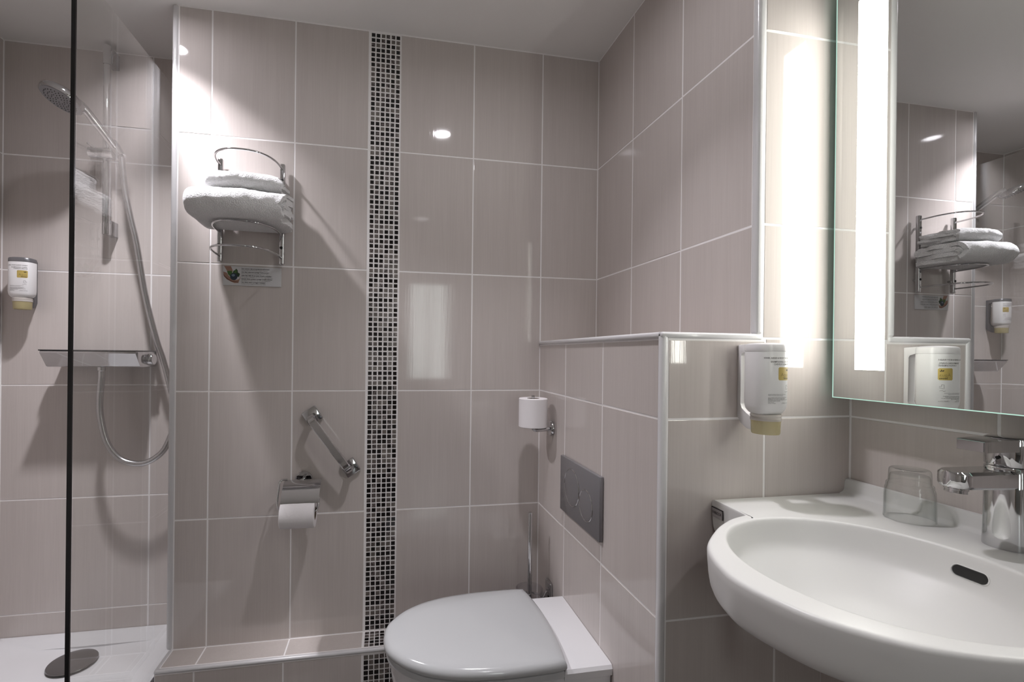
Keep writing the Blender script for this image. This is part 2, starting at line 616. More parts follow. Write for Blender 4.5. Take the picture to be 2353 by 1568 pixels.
# ledge: top and front tiles
LX = [-0.421, XA, XB, MX0]
lay(wall_ledge, '+z', Z_LEDGE, LX, [-0.086, 0.0])
lay(wall_ledge, '+z', Z_LEDGE, [MX1, XCc, X_BOX], [-0.086, 0.0])
lay(wall_ledge, '-y', -0.098, [-0.430, XA, XB, MX0], [0.0, Z_LEDGE - 0.0125])
lay(wall_ledge, '-y', -0.098, [MX1, XCc, X_BOX], [0.0, Z_LEDGE - 0.0125])

# --- mosaic stones
PITCH = (MX1 - MX0 - 0.004) / 6 * 0.985
ST = PITCH * 0.82
MXS = [MX0 + 0.0045 + PITCH * (i + 0.5) for i in range(6)]
mos_mesh = {}
for key in ('black_glass', 'taupe_glass', 'marble'):
    mos_mesh[key] = tile_mesh(ST, ST, 'mosaic_stone_' + key, 0.004, 0.0009, key)


def stone_kind():
    r = random.random()
    return 'black_glass' if r < 0.52 else ('taupe_glass' if r < 0.76 else 'marble')


def set_stone(wall, M3, p):
    o = bpy.data.objects.new('mosaic_stone', mos_mesh[stone_kind()])
    link(o, wall)
    tl = Matrix.Rotation(random.uniform(-.012, .012), 3, 'X') @ Matrix.Rotation(random.uniform(-.012, .012), 3, 'Y') @ Matrix.Rotation(random.uniform(-.02, .02), 3, 'Z')
    o.matrix_local = Matrix.Translation(p) @ (M3 @ tl).to_4x4()


def add_stone(bm, p):
    """stone facing -y joined into one mesh, with a material index"""
    h, b = ST / 2, 0.0009
    x, y, z = p
    r1 = [bm.verts.new((x + a * h, y + 0.004, z + c * h)) for a, c in ((-1, -1), (1, -1), (1, 1), (-1, 1))]
    r2 = [bm.verts.new((x + a * (h - b), y, z + c * (h - b))) for a, c in ((-1, -1), (1, -1), (1, 1), (-1, 1))]
    fs = [bm.faces.new(r2)] + [bm.faces.new((r1[i], r1[(i + 1) % 4], r2[(i + 1) % 4], r2[i])) for i in range(4)]
    k = ('black_glass', 'taupe_glass', 'marble').index(stone_kind())
    for f in fs:
        f.material_index = k


n_rows = round((ZC - 0.006 - Z_LEDGE - 0.003) / PITCH)
PITCH_Z = (ZC - 0.006 - Z_LEDGE - 0.003) / n_rows
cnt = 0
bm = bmesh.new()
for j in range(n_rows):
    z = Z_LEDGE + 0.003 + PITCH_Z * (j + 0.5)
    for x in MXS:
        p = (x + random.uniform(-.0004, .0004), -0.0001, z + random.uniform(-.0004, .0004))
        if cnt < 300:
            set_stone(wall_back, AX['-y'], p)
            cnt += 1
        else:
            add_stone(bm, p)
st = finish('mosaic_stones', bm, 'black_glass', wall_back)
st.data.materials.append(M['taupe_glass']); st.data.materials.append(M['marble'])
st['kind'] = 'stuff'
for j in range(5):
    for x in MXS:
        set_stone(wall_ledge, AX['+z'], (x, -0.0105 - PITCH * j, Z_LEDGE + 0.0004))
for j in range(12):
    for x in MXS:
        set_stone(wall_ledge, AX['-y'], (x, -0.0984, Z_LEDGE - 0.0165 - PITCH * (j + 0.5)))

# --- plastic corner trims
TRIMS = [
    (-0.4400, -0.4220, -0.0030, 0.0160, Z_LEDGE, ZC, 0.0075),
    (0.7560, 0.7715, Y_FRONT - 0.002, Y_FRONT + 0.0145, 0.0, Z_BOX, 0.0065),
    (0.9700, 0.9875, Y_FRONT - 0.002, Y_FRONT + 0.0170, Z_BOX, ZC, 0.0065),
    (0.7560, 0.7705, Y_FRONT, 0.0, Z_BOX - 0.012, Z_BOX + 0.0015, 0.005),
    (0.7560, 0.9870, Y_FRONT - 0.002, Y_FRONT + 0.0145, Z_BOX - 0.012, Z_BOX + 0.0015, 0.005),
    (-0.4320, X_BOX, -0.1010, -0.0865, Z_LEDGE - 0.0115, Z_LEDGE + 0.0015, 0.006),
    (-0.4320, -0.4210, -0.0950, 0.0, Z_LEDGE - 0.008, Z_LEDGE + 0.0012, 0.004)]
for i, t in enumerate(TRIMS):
    struct(finish('trim_%d' % (i + 1), box(*t[:6], bev=t[6], seg=4), 'trim', smooth=True))

# ------------------------------------------------------------------ shower
# tray with a low rim and a shallow basin
tray = root('shower_tray', (-0.78, -0.15, 0.0), 'white acrylic shower tray behind the glass, with a round steel drain', 'shower tray')
TX0, TX1, TY0, TY1 = X_LEFT + 0.001, -0.4335, -0.62, Y_SHOWER - 0.001


def rr(x0, x1, y0, y1, r, z, n=6):
    pts = []
    for cx, cy_, a0 in ((x1 - r, y1 - r, 0), (x0 + r, y1 - r, 90), (x0 + r, y0 + r, 180), (x1 - r, y0 + r, 270)):
        for k in range(n + 1):
            a = math.radians(a0 + 90 * k / n)
            pts.append((cx + r * math.cos(a), cy_ + r * math.sin(a), z))
    return pts


finish('tray_body', loft([rr(TX0, TX1, TY0, TY1, .004, 0.0), rr(TX0, TX1, TY0, TY1, .004, 0.136), rr(TX0 + .003, TX1 - .003, TY0 + .003, TY1 - .003, .004, 0.139),
                          rr(TX0 + .022, TX1 - .022, TY0 + .022, TY1 - .022, .02, 0.139), rr(TX0 + .032, TX1 - .032, TY0 + .032, TY1 - .032, .03, 0.131),
                          rr(TX0 + .10, TX1 - .09, TY0 + .1, TY1 - .05, .06, 0.113), rr(-.86, -.70, .05, .25, .04, 0.106)]), 'tray', tray, True)
dr = finish('drain_cover', lathe([(0.058, 0.104), (0.060, 0.112), (0.0665, 0.1125), (0.0685, 0.1145), (0.067, 0.117), (0.060, 0.1182), (0.03, 0.1186)], (-0.784, 0.158, 0), n=48), 'steel', tray, True)
dr['label'] = 'round brushed steel drain cover'

glass = root('shower_screen', (-0.462, -0.06, 0.14), 'clear glass shower screen with a black front edge, standing beside the tiled wall', 'shower screen')
finish('glass_pane', box(-0.466, -0.458, -0.421, 0.298, 0.141, 1.993), 'pane', glass)
finish('black_edge', box(-0.4662, -0.4578, -0.4255, -0.4212, 0.141, 1.993), 'edge_glass', glass)
finish('bottom_seal', box(-0.468, -0.456, -0.4255, 0.298, 0.1385, 0.146), 'silver_plastic', glass)

# riser rail with its slider
rail = root('shower_rail', (-0.745, 0.30, 1.55), 'chrome shower riser rail on the back wall of the shower', 'shower rail')
finish('bar', tube([(-0.7440, 0.245, 1.56), (-0.7455, 0.245, 2.200)], 0.0115, 20), 'chrome', rail, True)
finish('end_cap', tube([(-0.7440, 0.245, 1.548), (-0.7440, 0.245, 1.585)], 0.0125, 20), 'chrome', rail, True)
finish('end_cap', tube([(-0.7455, 0.245, 2.14), (-0.7455, 0.245, 2.205)], 0.0125, 20), 'chrome', rail, True)
for z0, z1 in ((1.549, 1.601), (2.150, 2.2040)):
    finish('wall_bracket', prism([(-0.757, 0.252, z0), (-0.757, 0.252, z1), (-0.757, 0.2995, z1), (-0.757, 0.2995, z0)], (0.024, 0, 0), 0.003), 'satin_chrome', rail, True)
sl = finish('slider', tube([(-0.786, 0.226, 1.8235), (-0.712, 0.226, 1.8235)], 0.0185, 24), 'chrome', rail, True)
finish('lever', tube([(-0.772, 0.222, 1.838), (-0.789, 0.216, 1.852)], 0.0035, 8), 'chrome', sl, True)
finish('holder_cone', tube([(-0.706, 0.203, 1.852), (-0.690, 0.200, 1.829), (-0.674, 0.196, 1.805)], [0.0165, 0.0155, 0.0145], 20), 'chrome', sl, True)

# hand shower
hand = root('hand_shower', (-0.69, 0.20, 1.83), 'round chrome hand shower held at a slant in the rail slider', 'hand shower')
hd = Vector((-0.772, 0.066, 1.931))
hn = Vector((-0.30, -0.27, -0.915)).normalized()
finish('handle', tube(catmull([(-0.676, 0.196, 1.800), (-0.690, 0.199, 1.826), (-0.708, 0.170, 1.862), (-0.730, 0.136, 1.900), (-0.742, 0.113, 1.922), (-0.757, 0.088, 1.935)], 6),
                      [0.0095 + 0.0035 * min(1, i / 16) for i in range(31)], 16), 'chrome', hand, True)
finish('head', lathe([(0.020, -0.012), (0.045, -0.009), (0.0555, -0.002), (0.0585, 0.008), (0.0570, 0.0155), (0.053, 0.0165)], hd, hn, 40), 'chrome', hand, True)
sf = finish('spray_face', lathe([(0.0535, 0.0162), (0.0530, 0.0180), (0.030, 0.0186)], hd, hn, 40), 'spray', hand, True)
bm = bmesh.new()
na = hn.orthogonal().normalized()
nb = hn.cross(na)
for rr_, k in ((0.012, 8), (0.022, 14), (0.032, 20), (0.042, 26)):
    for i in range(k):
        a = 2 * PI * i / k
        add_lathe(bm, [(0.0016, 0.0180), (0.0011, 0.0200)], hd + na * (rr_ * math.cos(a)) + nb * (rr_ * math.sin(a)), hn, 6)
nz = finish('nozzles', bm, 'dark', sf)
nz['kind'] = 'stuff'

hose = finish('shower_hose', tube(catmull([(-0.6735, 0.1955, 1.803), (-0.6715, 0.198, 1.765), (-0.6655, 0.203, 1.690), (-0.6490, 0.205, 1.600), (-0.630, 0.206, 1.512), (-0.6010, 0.206, 1.334), (-0.5655, 0.206, 1.184), (-0.5420, 0.206, 1.108),
                                          (-0.515, 0.204, 1.002), (-0.4965, 0.202, 0.920), (-0.5195, 0.200, 0.833), (-0.5445, 0.200, 0.787), (-0.5850, 0.200, 0.7590), (-0.6260, 0.200, 0.7545), (-0.6730, 0.200, 0.7740),
                                          (-0.7115, 0.200, 0.829), (-0.7315, 0.200, 0.915), (-0.7345, 0.200, 0.974), (-0.7312, 0.200, 1.030), (-0.7300, 0.200, 1.052)], 8), 0.0098, 14), 'hose', None, True)
tag(hose, 'flexible metal shower hose hanging in a loop below the thermostat', 'hose')

# thermostat shelf
th = root('shower_thermostat', (-0.745, 0.30, 1.09), 'chrome thermostat shower valve with a flat shelf top and side knobs', 'shower valve')
TH = [(0.2985, 1.0865), (0.2985, 1.1405), (0.156, 1.1405), (0.1545, 1.1385), (0.1545, 1.1345), (0.186, 1.0905), (0.192, 1.0865)]
finish('body', prism([(-0.887, y, z) for y, z in TH], (0.281, 0, 0), 0.0015), 'chrome', th, True)
finish('shelf_top', box(-0.889, -0.604, 0.1525, 0.2985, 1.1405, 1.1445, 0.001), 'smoked', th, True)
for s, x in ((-1, -0.887), (1, -0.606)):
    finish('knob', lathe([(0.019, 0.0), (0.020, 0.002), (0.020, 0.020), (0.0185, 0.022)], (x, 0.236, 1.1135), (s, 0, 0), 28), 'chrome', th, True)
finish('outlet', lathe([(0.0115, 0.0), (0.0115, -0.012), (0.0095, -0.014), (0.0095, -0.036)], (-0.730, 0.200, 1.0870), n=20), 'chrome', th, True)


# ------------------------------------------------------------------ soap dispensers (same model, two finishes)
def superellipse(cx, cy_, a, b, z, n=3.0, k=40):
    pts = []
    for i in range(k):
        t = 2 * PI * i / k
        c, s = math.cos(t), math.sin(t)
        pts.append((cx + a * abs(c) ** (2 / n) * (1 if c >= 0 else -1), cy_ + b * abs(s) ** (2 / n) * (1 if s >= 0 else -1), z))
    return pts


def dispenser(cx, yw, zt, label, bracket_mat, cap_mat):
    t = root('soap_dispenser', (cx, yw, zt - 0.17), label, 'soap dispenser', 'wall soap dispensers')
    cyb = yw - 0.0605
    xb = cx + 0.0025
    a, b, ne = 0.0350, 0.0280, 2.8
    # C-shaped wall bracket: back plate, roof and an arm curving out to the neck
    prof = [(-0.0005, -0.001), (-0.030, 0.0005), (-0.052, -0.002), (-0.052, -0.0115), (-0.026, -0.0125), (-0.0125, -0.017), (-0.0095, -0.022), (-0.0085, -0.120), (-0.0125, -0.130), (-0.025, -0.1385), (-0.040, -0.1430), (-0.040, -0.169), (-0.026, -0.168), (-0.010, -0.159), (-0.0005, -0.146)]
    finish('bracket', prism([(cx - 0.0090, yw + y, zt + z) for y, z in prof], (0.0185, 0, 0), 0.0014), bracket_mat, t, True)

    def ring(k, z):
        return superellipse(xb, cyb, a * k, b * k, z, ne)
    finish('cap', loft([ring(.97, zt - 0.0150), ring(1.0, zt - 0.0142), ring(1.005, zt - 0.0130), ring(1.0, zt - 0.004), ring(.96, zt - 0.0012), ring(.8, zt + 0.0008), ring(.4, zt + 0.0022)]), cap_mat, t, True)
    bt = finish('bottle', loft([ring(.62, zt - 0.135), ring(.79, zt - 0.1315), ring(.92, zt - 0.1255), ring(.98, zt - 0.118), ring(.985, zt - 0.1145), ring(1.0, zt - 0.1130), ring(1.0, zt - 0.06), ring(1.0, zt - 0.0165), ring(.98, zt - 0.0145)]), 'bottle', t, True)
    finish('neck', lathe([(0.0255, -0.134), (0.0262, -0.136), (0.0262, -0.139), (0.0256, -0.1395), (0.0256, -0.141), (0.0262, -0.1415), (0.0262, -0.1465)], (xb + .001, cyb, zt), n=32), 'clear_white', t, True)
    finish('nozzle', lathe([(0.0256, -0.1465), (0.0250, -0.150), (0.0243, -0.170), (0.0232, -0.1725), (0.012, -0.1705)], (xb + .001, cyb, zt), n=32), 'amber', t, True)

    def surf(x):
        return cyb - b * (1 - min(0.985, abs(x - xb) / a) ** ne) ** (1 / ne)

    def wrap(o, lift):
        """lay flat print onto the curved front of the bottle"""
        me = o.data
        ox, oy, oz = wloc(o)
        for v in me.vertices:
            x = ox + v.co.x * o.scale.x
            if o.rotation_euler.x > 1:
                v.co.z = oy - surf(x) + lift
            else:
                v.co.y = surf(x) - lift - oy
        return o
    xr = xb + 0.0285
    yf = cyb - b

    def ink(body, size, z, mat='ink_soft', bold=0.00004, sx=0.9, x=None, par=None, lift=0.0003, al='RIGHT'):
        return wrap(text_mesh('lettering' if size > 0.003 else 'fine_print', body, size, (xr if x is None else x, yf, z), par or bt, mat, al, bold, sx=sx), lift)
    ink('HAIR, HAND & BODY WASH', 0.0047, zt - 0.0285)
    ink('SHAMPOOING CORPS,', 0.0047, zt - 0.0355)
    ink('CHEVEUX & MAINS', 0.0047, zt - 0.0402)
    bm = bmesh.new()
    gx0, gx1, gz0, gz1, r = xr - 0.0265, xr + 0.0003, zt - 0.0685, zt - 0.0440, 0.002
    cols = [gx0 + (gx1 - gx0) * k / 14 for k in range(15)]
    vs = []
    for k, x in enumerate(cols):
        cut = r if k in (0, 14) else 0.0
        vs.append([bm.verts.new((x, 0, gz0 + cut)), bm.verts.new((x, 0, gz1 - cut))])
    for k in range(14):
        bm.faces.new((vs[k][0], vs[k + 1][0], vs[k + 1][1], vs[k][1]))
    g = wrap(finish('gold_label', bm, 'gold', bt), 0.00015)
    g['label'] = 'gold square label'
    ink('Aqua', 0.0098, zt - 0.0612, 'ink_olive', -0.0001, 1.0, xr - 0.001, g)
    ink('Senses', 0.0056, zt - 0.0663, 'ink', 0.00006, 0.95, xr - 0.001, g)
    bm = bmesh.new()
    lx, lz = xr - 0.0050, zt - 0.0515
    for px in ([(0, 0), (-.0028, .0012), (-.0030, .0042), (-.0008, .0024)], [(.0003, .0002), (-.0002, .0030), (.0014, .0052), (.0018, .0024)], [(.0006, 0), (.0020, .0016), (.0036, .0030), (.0026, .0002)]):
        bm.faces.new([bm.verts.new((lx + p[0], 0, lz + p[1])) for p in px])
    wrap(finish('leaf_mark', bm, 'ink', g), 0.0004)
    bm = bmesh.new()                                     # little pictogram of a bottle squeezed over a hand
    px0, pz0 = xr - 0.0085, zt - 0.0890
    for pts in ([(0, 0.003), (0, 0.011), (0.004, 0.0115), (0.004, 0.008), (0.0075, 0.0075)], [(0.0012, 0.003), (0.004, 0.004), (0.0075, 0.0052)], [(-0.003, -0.001), (0.001, -0.002), (0.003, -0.0005), (0.007, -0.0015)]):
        for p, q in zip(pts, pts[1:]):
            d = Vector((q[0] - p[0], q[1] - p[1])).normalized() * 0.00028
            bm.faces.new([bm.verts.new((px0 + u, 0, pz0 + w)) for u, w in ((p[0] - d.y, p[1] + d.x), (p[0] + d.y, p[1] - d.x), (q[0] + d.y, q[1] - d.x), (q[0] - d.y, q[1] + d.x))])
    wrap(finish('pictogram', bm, 'ink_soft', bt), 0.0003)
    small = ['Gel pour les cheveux, les mains et le corps. Hair, hand and', 'body gel. Gel fuer Haare, Haende und Koerper.', 'AQUA, SODIUM LAURETH SULFATE, COCAMIDOPROPYL', 'BETAINE, SODIUM CHLORIDE, GLYCERIN, PARFUM,', 'PANTHENOL, CITRIC ACID, SODIUM BENZOATE, LINALOOL', 'POTASSIUM SORBATE, LIMONENE.', 'Made in Germany', 'Fabrique en Allemagne']
    zz = zt - 0.0955
    for i, q in enumerate(small):
        ink(q, 0.00205, zz, x=xb - 0.0185, sx=0.78, bold=0.00002, al='LEFT')
        zz -= 0.0021 if i not in (1,) else 0.0042
    ink('e 330ml/11.2 fl.oz', 0.0034, zt - 0.1125, sx=0.8, bold=0.0)
    return t


dispenser(-0.9935, Y_SHOWER, 1.4515, 'white soap bottle in a silver wall bracket, inside the shower', 'silver_plastic', 'silver_plastic')
dispenser(0.9368, Y_FRONT, 1.1705, 'white soap bottle in a white wall bracket, above the basin beside the mirror', 'white_plastic', 'white_plastic')

# ------------------------------------------------------------------ towel rack, towels, card
XL, XR = -0.2915, -0.1085
rack = root('towel_rack', (-0.20, -0.01, 1.42), 'chrome wire towel rack with four curved hoops, on the tiled wall', 'towel rack')
for x, z0, z1 in ((XL, 1.4225, 1.7445), (XR, 1.4215, 1.7425)):
    pst = finish('post', box(x - 0.0075, x + 0.0075, -0.026, -0.010, z0, z1, 0.004, 3), 'chrome', rack, True)
    for z in (1.475, 1.690):
        finish('screw', lathe([(0.0048, 0.0), (0.0048, 0.0012), (0.002, 0.0018)], (x - 0.001, -0.0258, z), (0, -1, 0), 14), 'dark', pst)
    for z in (1.475, 1.690):
        finish('spacer', tube([(x, -0.012, z), (x, -0.0005, z)], 0.005, 10), 'chrome', pst)


def hoop(z, dip, nexp):
    xc, a = (XL + XR) / 2, (XR - XL) / 2 - 0.001
    pts = []
    for k in range(41):
        t = PI * k / 40
        c, s = math.cos(t), math.sin(t)
        w = 1.0 + 0.06 * math.sin(t)
        pts.append((xc - a * w * abs(c) ** (2 / nexp) * (1 if c >= 0 else -1), -0.024 - dip * abs(s) ** (2 / nexp), z))
    return tube(pts, 0.0032, 10)


for z, dip, ne in ((1.7235, 0.136, 2.3), (1.652, 0.128, 2.3), (1.5160, 0.150, 2.5), (1.4420, 0.165, 2.6)):
    finish('hoop', hoop(z, dip, ne), 'chrome', rack, True)


def towel(name, x0, x1, zb, h, yb, yf, label, seed, sag, bulge):
    """folded towel: one sheet folded in four, its fold to the front, its layers showing at the right end"""
    t = h / 4.0
    zl = [zb + t * (i + 0.5) for i in range(4)]
    zm = zb + h / 2
    path = []

    def seg(ya, yb_, z, n):
        for k in range(n):
            path.append((ya + (yb_ - ya) * k / n, z))

    def arc(yc, zc, r, a0, a1, n):
        for k in range(n):
            a = math.radians(a0 + (a1 - a0) * k / n)
            path.append((yc + r * math.cos(a), zc + r * math.sin(a)))
    yc = yf + 1.5 * t
    seg(yb, yc, zl[0], 14)
    arc(yc, zm, 1.5 * t, 270, 90, 14)
    seg(yc, yb - 0.6 * t, zl[3], 14)
    arc(yb - 0.6 * t, (zl[2] + zl[3]) / 2, 0.5 * t, 90, -90, 8)
    seg(yb - 0.6 * t, yc + 0.1 * t, zl[2], 12)
    arc(yc + 0.1 * t, zm, 0.5 * t, 90, 270, 8)
    seg(yc + 0.1 * t, yb, zl[1], 12)
    path.append((yb, zl[1]))
    n = len(path)
    half = 0.46 * t
    L, Rr = [], []
    for i in range(n):
        a, b = path[max(i - 1, 0)], path[min(i + 1, n - 1)]
        d = Vector((b[0] - a[0], b[1] - a[1])).normalized()
        nx = Vector((-d.y, d.x))
        L.append((path[i][0] + nx.x * half, path[i][1] + nx.y * half))
        Rr.append((path[i][0] - nx.x * half, path[i][1] - nx.y * half))
    prof = L + Rr[::-1]
    us = list(range(n)) + list(range(n))[::-1]
    NS = 56
    ycen = (yb + yf) / 2
    rings = []
    for s_ in range(NS + 1):
        s = s_ / NS
        ring = []
        for (y, z), u in zip(prof, us):
            q = noise.noise(Vector((u * 0.13, seed, 0)))
            x = x0 + (x1 - x0) * s + (0.030 * q + 0.006 * noise.noise(Vector((u * .6, seed, 3)))) * s ** 4
            e = max(0.0, 1 - s / 0.10)
            k = math.sqrt(max(0.0, 1 - e * e * 0.62))
            e2 = max(0.0, (s - 0.88) / 0.12)
            k *= 1 - 0.10 * e2 * e2
            front = max(0.0, (yb - y) / (yb - yf))
            zz = zm + (z - zm) * k
            yy = ycen + (y - ycen) * (0.5 + 0.5 * k)
            yy -= bulge * math.sin(PI * min(1, s * 1.05)) * front
            zz -= sag * math.sin(PI * s) * math.sin(PI * min(1, front * 1.12)) * (1 if z < zm else 0.45)
            x += 0.018 * (0.5 - s) * front * (1 - s)
            p = Vector((x, yy, zz))
            d = noise.noise(p * 26 + Vector((seed, 0, 0))) * 0.0045 + noise.noise(p * 85) * 0.0014 + noise.noise(p * 240) * 0.0006
            w = Vector((0, (yy - ycen) * 0.6, (zz - zm) * 1.6))
            if w.length > 1e-6:
                p += w.normalized() * d * (0.35 if z < zb + t * 0.3 else 1.0)
            ring.append(p)
        rings.append(ring)
    bm = bmesh.new()
    V = [[bm.verts.new(p) for p in r] for r in rings]
    m = len(prof)
    for i in range(NS):
        for k in range(m):
            bm.faces.new((V[i][k], V[i][(k + 1) % m], V[i + 1][(k + 1) % m], V[i + 1][k]))
    for row in (V[0], V[-1]):
        for k in range(n - 1):
            bm.faces.new((row[k], row[k + 1], row[m - 2 - k], row[m - 1 - k]))
    o = finish(name, bm, 'towel', None, True)
    return tag(o, label, 'towel')


towel('bath_towel', -0.340, -0.073, 1.5205, 0.080, -0.028, -0.204, 'thick white folded bath towel at the bottom of the towel rack', 3.1, 0.0, 0.020)
towel('hand_towel', -0.296, -0.090, 1.6025, 0.050, -0.030, -0.180, 'smaller white folded hand towel lying on the bath towel', 8.7, 0.0, 0.016)

card = root('notice_card', (-0.2002, 0.0, 1.384), 'small white printed environment notice on the wall under the towel rack', 'sign')
CX0, CX1, CZ0, CZ1 = -0.2870, -0.1134, 1.3537, 1.4140
finish('plate', box(CX0, CX1, -0.0042, -0.0004, CZ0, CZ1, 0.0004), 'card', card)
CW, CH = CX1 - CX0, CZ1 - CZ0


def flat(name, poly, mat, lift):
    """printed shape on the card; poly in fractions of the card, (0,0) at top left"""
    return finish(name, prism([(CX0 + u * CW, -0.0043 - lift, CZ1 - v * CH) for u, v in poly], (0, 0.0002, 0)), mat, card)


flat('printed_arm', [(0.02, 0.0), (0.135, 0.0), (0.16, 0.17), (0.17, 0.30), (0.08, 0.30)], 'skin', 0.00005)
flat('printed_hand', [(0.005, 0.30), (0.06, 0.34), (0.10, 0.50), (0.15, 0.64), (0.22, 0.72), (0.28, 0.66), (0.30, 0.50), (0.295, 0.62), (0.275, 0.76), (0.265, 0.86), (0.20, 0.88), (0.13, 0.80), (0.07, 0.68), (0.02, 0.52)], 'skin', 0.00008)
flat('printed_shade', [(0.005, 0.40), (0.03, 0.50), (0.09, 0.66), (0.16, 0.77), (0.26, 0.80), (0.265, 0.84), (0.16, 0.82), (0.07, 0.70), (0.02, 0.54)], 'skin_dark', 0.00012)
flat('printed_leaf', [(0.07, 0.26), (0.15, 0.24), (0.17, 0.42), (0.13, 0.56), (0.085, 0.42)], 'leaf', 0.00014)
flat('printed_leaf', [(0.16, 0.40), (0.18, 0.24), (0.205, 0.20), (0.225, 0.12), (0.25, 0.20), (0.255, 0.32), (0.29, 0.38), (0.275, 0.54), (0.20, 0.56)], 'leaf_dark', 0.00016)
flat('printed_leaf', [(0.18, 0.36), (0.20, 0.24), (0.225, 0.16), (0.24, 0.24), (0.225, 0.36)], 'leaf', 0.00020)
flat('printed_globe', [(0.185 + 0.062 * math.cos(2 * PI * k / 20), 0.54 + 0.19 * math.sin(2 * PI * k / 20)) for k in range(20)], 'globe', 0.00022)
flat('printed_continent', [(0.15, 0.44), (0.18, 0.40), (0.205, 0.44), (0.20, 0.52), (0.17, 0.54), (0.15, 0.50)], 'globe_light', 0.00026)
LINES = [('Dear customer, help us to protect the environment !', 'We only change towels that are left on the floor. Thank you.'),
         ("Cher client, aidez-nous a proteger l'environnement !", 'Nous ne changeons que les serviettes posees sur le sol. Merci.'),
         ('Lieber Gast, helfen Sie uns unsere Umwelt zu schuetzen !', 'Wir wechseln nur Handtuecher, die auf dem Boden liegen. Vielen Dank.'),
         ('Estimado cliente, ayudenos a proteger el medio ambiente !', 'Solo cambiamos las toallas que se dejan en el suelo. Muchas gracias.'),
         ("Caro cliente, aiutaci a proteggere l'ambiente !", 'Cambiamo solo gli asciugamani lasciati per terra. Grazie.')]
for i, (a, b_) in enumerate(LINES):
    zz = CZ1 - CH * (0.135 + 0.178 * i)
    text_mesh('lettering', a, 0.0050, (CX0 + 0.315 * CW, -0.0044, zz), card, 'ink', 'LEFT', 0.00012, sx=0.78)
    text_mesh('fine_print', b_, 0.0037, (CX0 + 0.315 * CW, -0.0044, zz - CH * 0.075), card, 'ink', 'LEFT', 0.0, sx=0.86)

# ------------------------------------------------------------------ grab bar
grab = root('grab_bar', (0.047, 0.0, 0.85), 'short diagonal chrome grab handle between the towel rack and the mosaic strip', 'grab bar')
gd = Vector((0.1035, 0.0, -0.1545)).normalized()
gs = Vector((gd.z, 0, -gd.x))
p1, p2 = Vector((-0.0125, 0, 0.9385)), Vector((0.1095, 0, 0.7660))
for p in (p1, p2):
    bm = bmesh.new()
    A = [p + gd * a * 0.0245 + gs * b_ * 0.0245 + Vector((0, -0.0005, 0)) for a, b_ in ((-1, -1), (1, -1), (1, 1), (-1, 1))]
    add_prism(bm, A, (0, -0.0125, 0))
    bmesh.ops.bevel(bm, geom=list(bm.edges), offset=0.0025, segments=2, profile=0.5, affect='EDGES')
    finish('wall_plate', bm, 'chrome', grab, True)
Yv = Vector((0, -1, 0))
bar = [p1 + Yv * 0.012, p1 + Yv * 0.030, p1 + Yv * 0.046 + gd * 0.001, p1 + Yv * 0.056 + gd * 0.011, p1 + Yv * 0.058 + gd * 0.040, (p1 + p2) / 2 + Yv * 0.060,
       p2 + Yv * 0.058 - gd * 0.040, p2 + Yv * 0.056 - gd * 0.011, p2 + Yv * 0.046 - gd * 0.001, p2 + Yv * 0.030, p2 + Yv * 0.012]
bp_ = catmull(bar, 6)
bm = bmesh.new()
prev = None
rings = []
for i, p in enumerate(bp_):
    t_ = (bp_[min(i + 1, len(bp_) - 1)] - bp_[max(i - 1, 0)]).normalized()
    b2 = gs.cross(t_).normalized()
    ring = []
    for u, v in ((.0120, .004), (.0095, .0065), (-.0095, .0065), (-.0120, .004), (-.0120, -.004), (-.0095, -.0065), (.0095, -.0065), (.0120, -.004)):
        ring.append(p + gs * u + b2 * v)
    rings.append(ring)
bm.free()
finish('bar', loft(rings), 'chrome', grab, True)

# ------------------------------------------------------------------ paper holder with its roll
ph = root('toilet_paper_holder', (-0.036, 0.0, 0.73), 'chrome toilet paper holder with a flap, low on the wall under the grab handle', 'paper holder')
finish('wall_disc', lathe([(0.0275, 0.0005), (0.0275, 0.006), (0.025, 0.009), (0.010, 0.0095)], (-0.0370, 0, 0.7310), (0, -1, 0), 36), 'chrome', ph, True)
finish('neck', tube([(-0.037, -0.008, 0.731), (-0.037, -0.030, 0.735), (-0.037, -0.046, 0.738)], 0.0065, 14), 'chrome', ph, True)
fr = catmull([(-0.080, -0.040, 0.7420), (-0.096, -0.041, 0.7410), (-0.1035, -0.046, 0.733), (-0.1035, -0.060, 0.712), (-0.1030, -0.076, 0.683), (-0.098, -0.086, 0.667), (-0.086, -0.090, 0.6560),
              (-0.036, -0.090, 0.6540), (0.008, -0.090, 0.6545), (0.0175, -0.086, 0.664), (0.0190, -0.076, 0.682), (0.0190, -0.070, 0.692)], 5)
finish('wire_frame', tube(fr, 0.0032, 10), 'chrome', ph, True)
cov = [(-0.036, 0.7400), (-0.050, 0.7395), (-0.066, 0.7330), (-0.082, 0.7210), (-0.096, 0.7060), (-0.106, 0.6920), (-0.1085, 0.6860)]
bm = bmesh.new()
top = [[bm.verts.new((x, y, z)) for x in (-0.088, 0.0235)] for y, z in cov]
bot = [[bm.verts.new((x, y + 0.0011, z - 0.0011)) for x in (-0.088, 0.0235)] for y, z in cov]
for i in range(len(cov) - 1):
    bm.faces.new((top[i][0], top[i][1], top[i + 1][1], top[i + 1][0]))
    bm.faces.new((bot[i][0], bot[i + 1][0], bot[i + 1][1], bot[i][1]))
    for s in (0, 1):
        bm.faces.new((top[i][s], top[i + 1][s], bot[i + 1][s], bot[i][s]))
bm.faces.new((top[0][0], bot[0][0], bot[0][1], top[0][1]))
bm.faces.new((top[-1][0], top[-1][1], bot[-1][1], bot[-1][0]))
finish('flap', bm, 'chrome', ph, True)


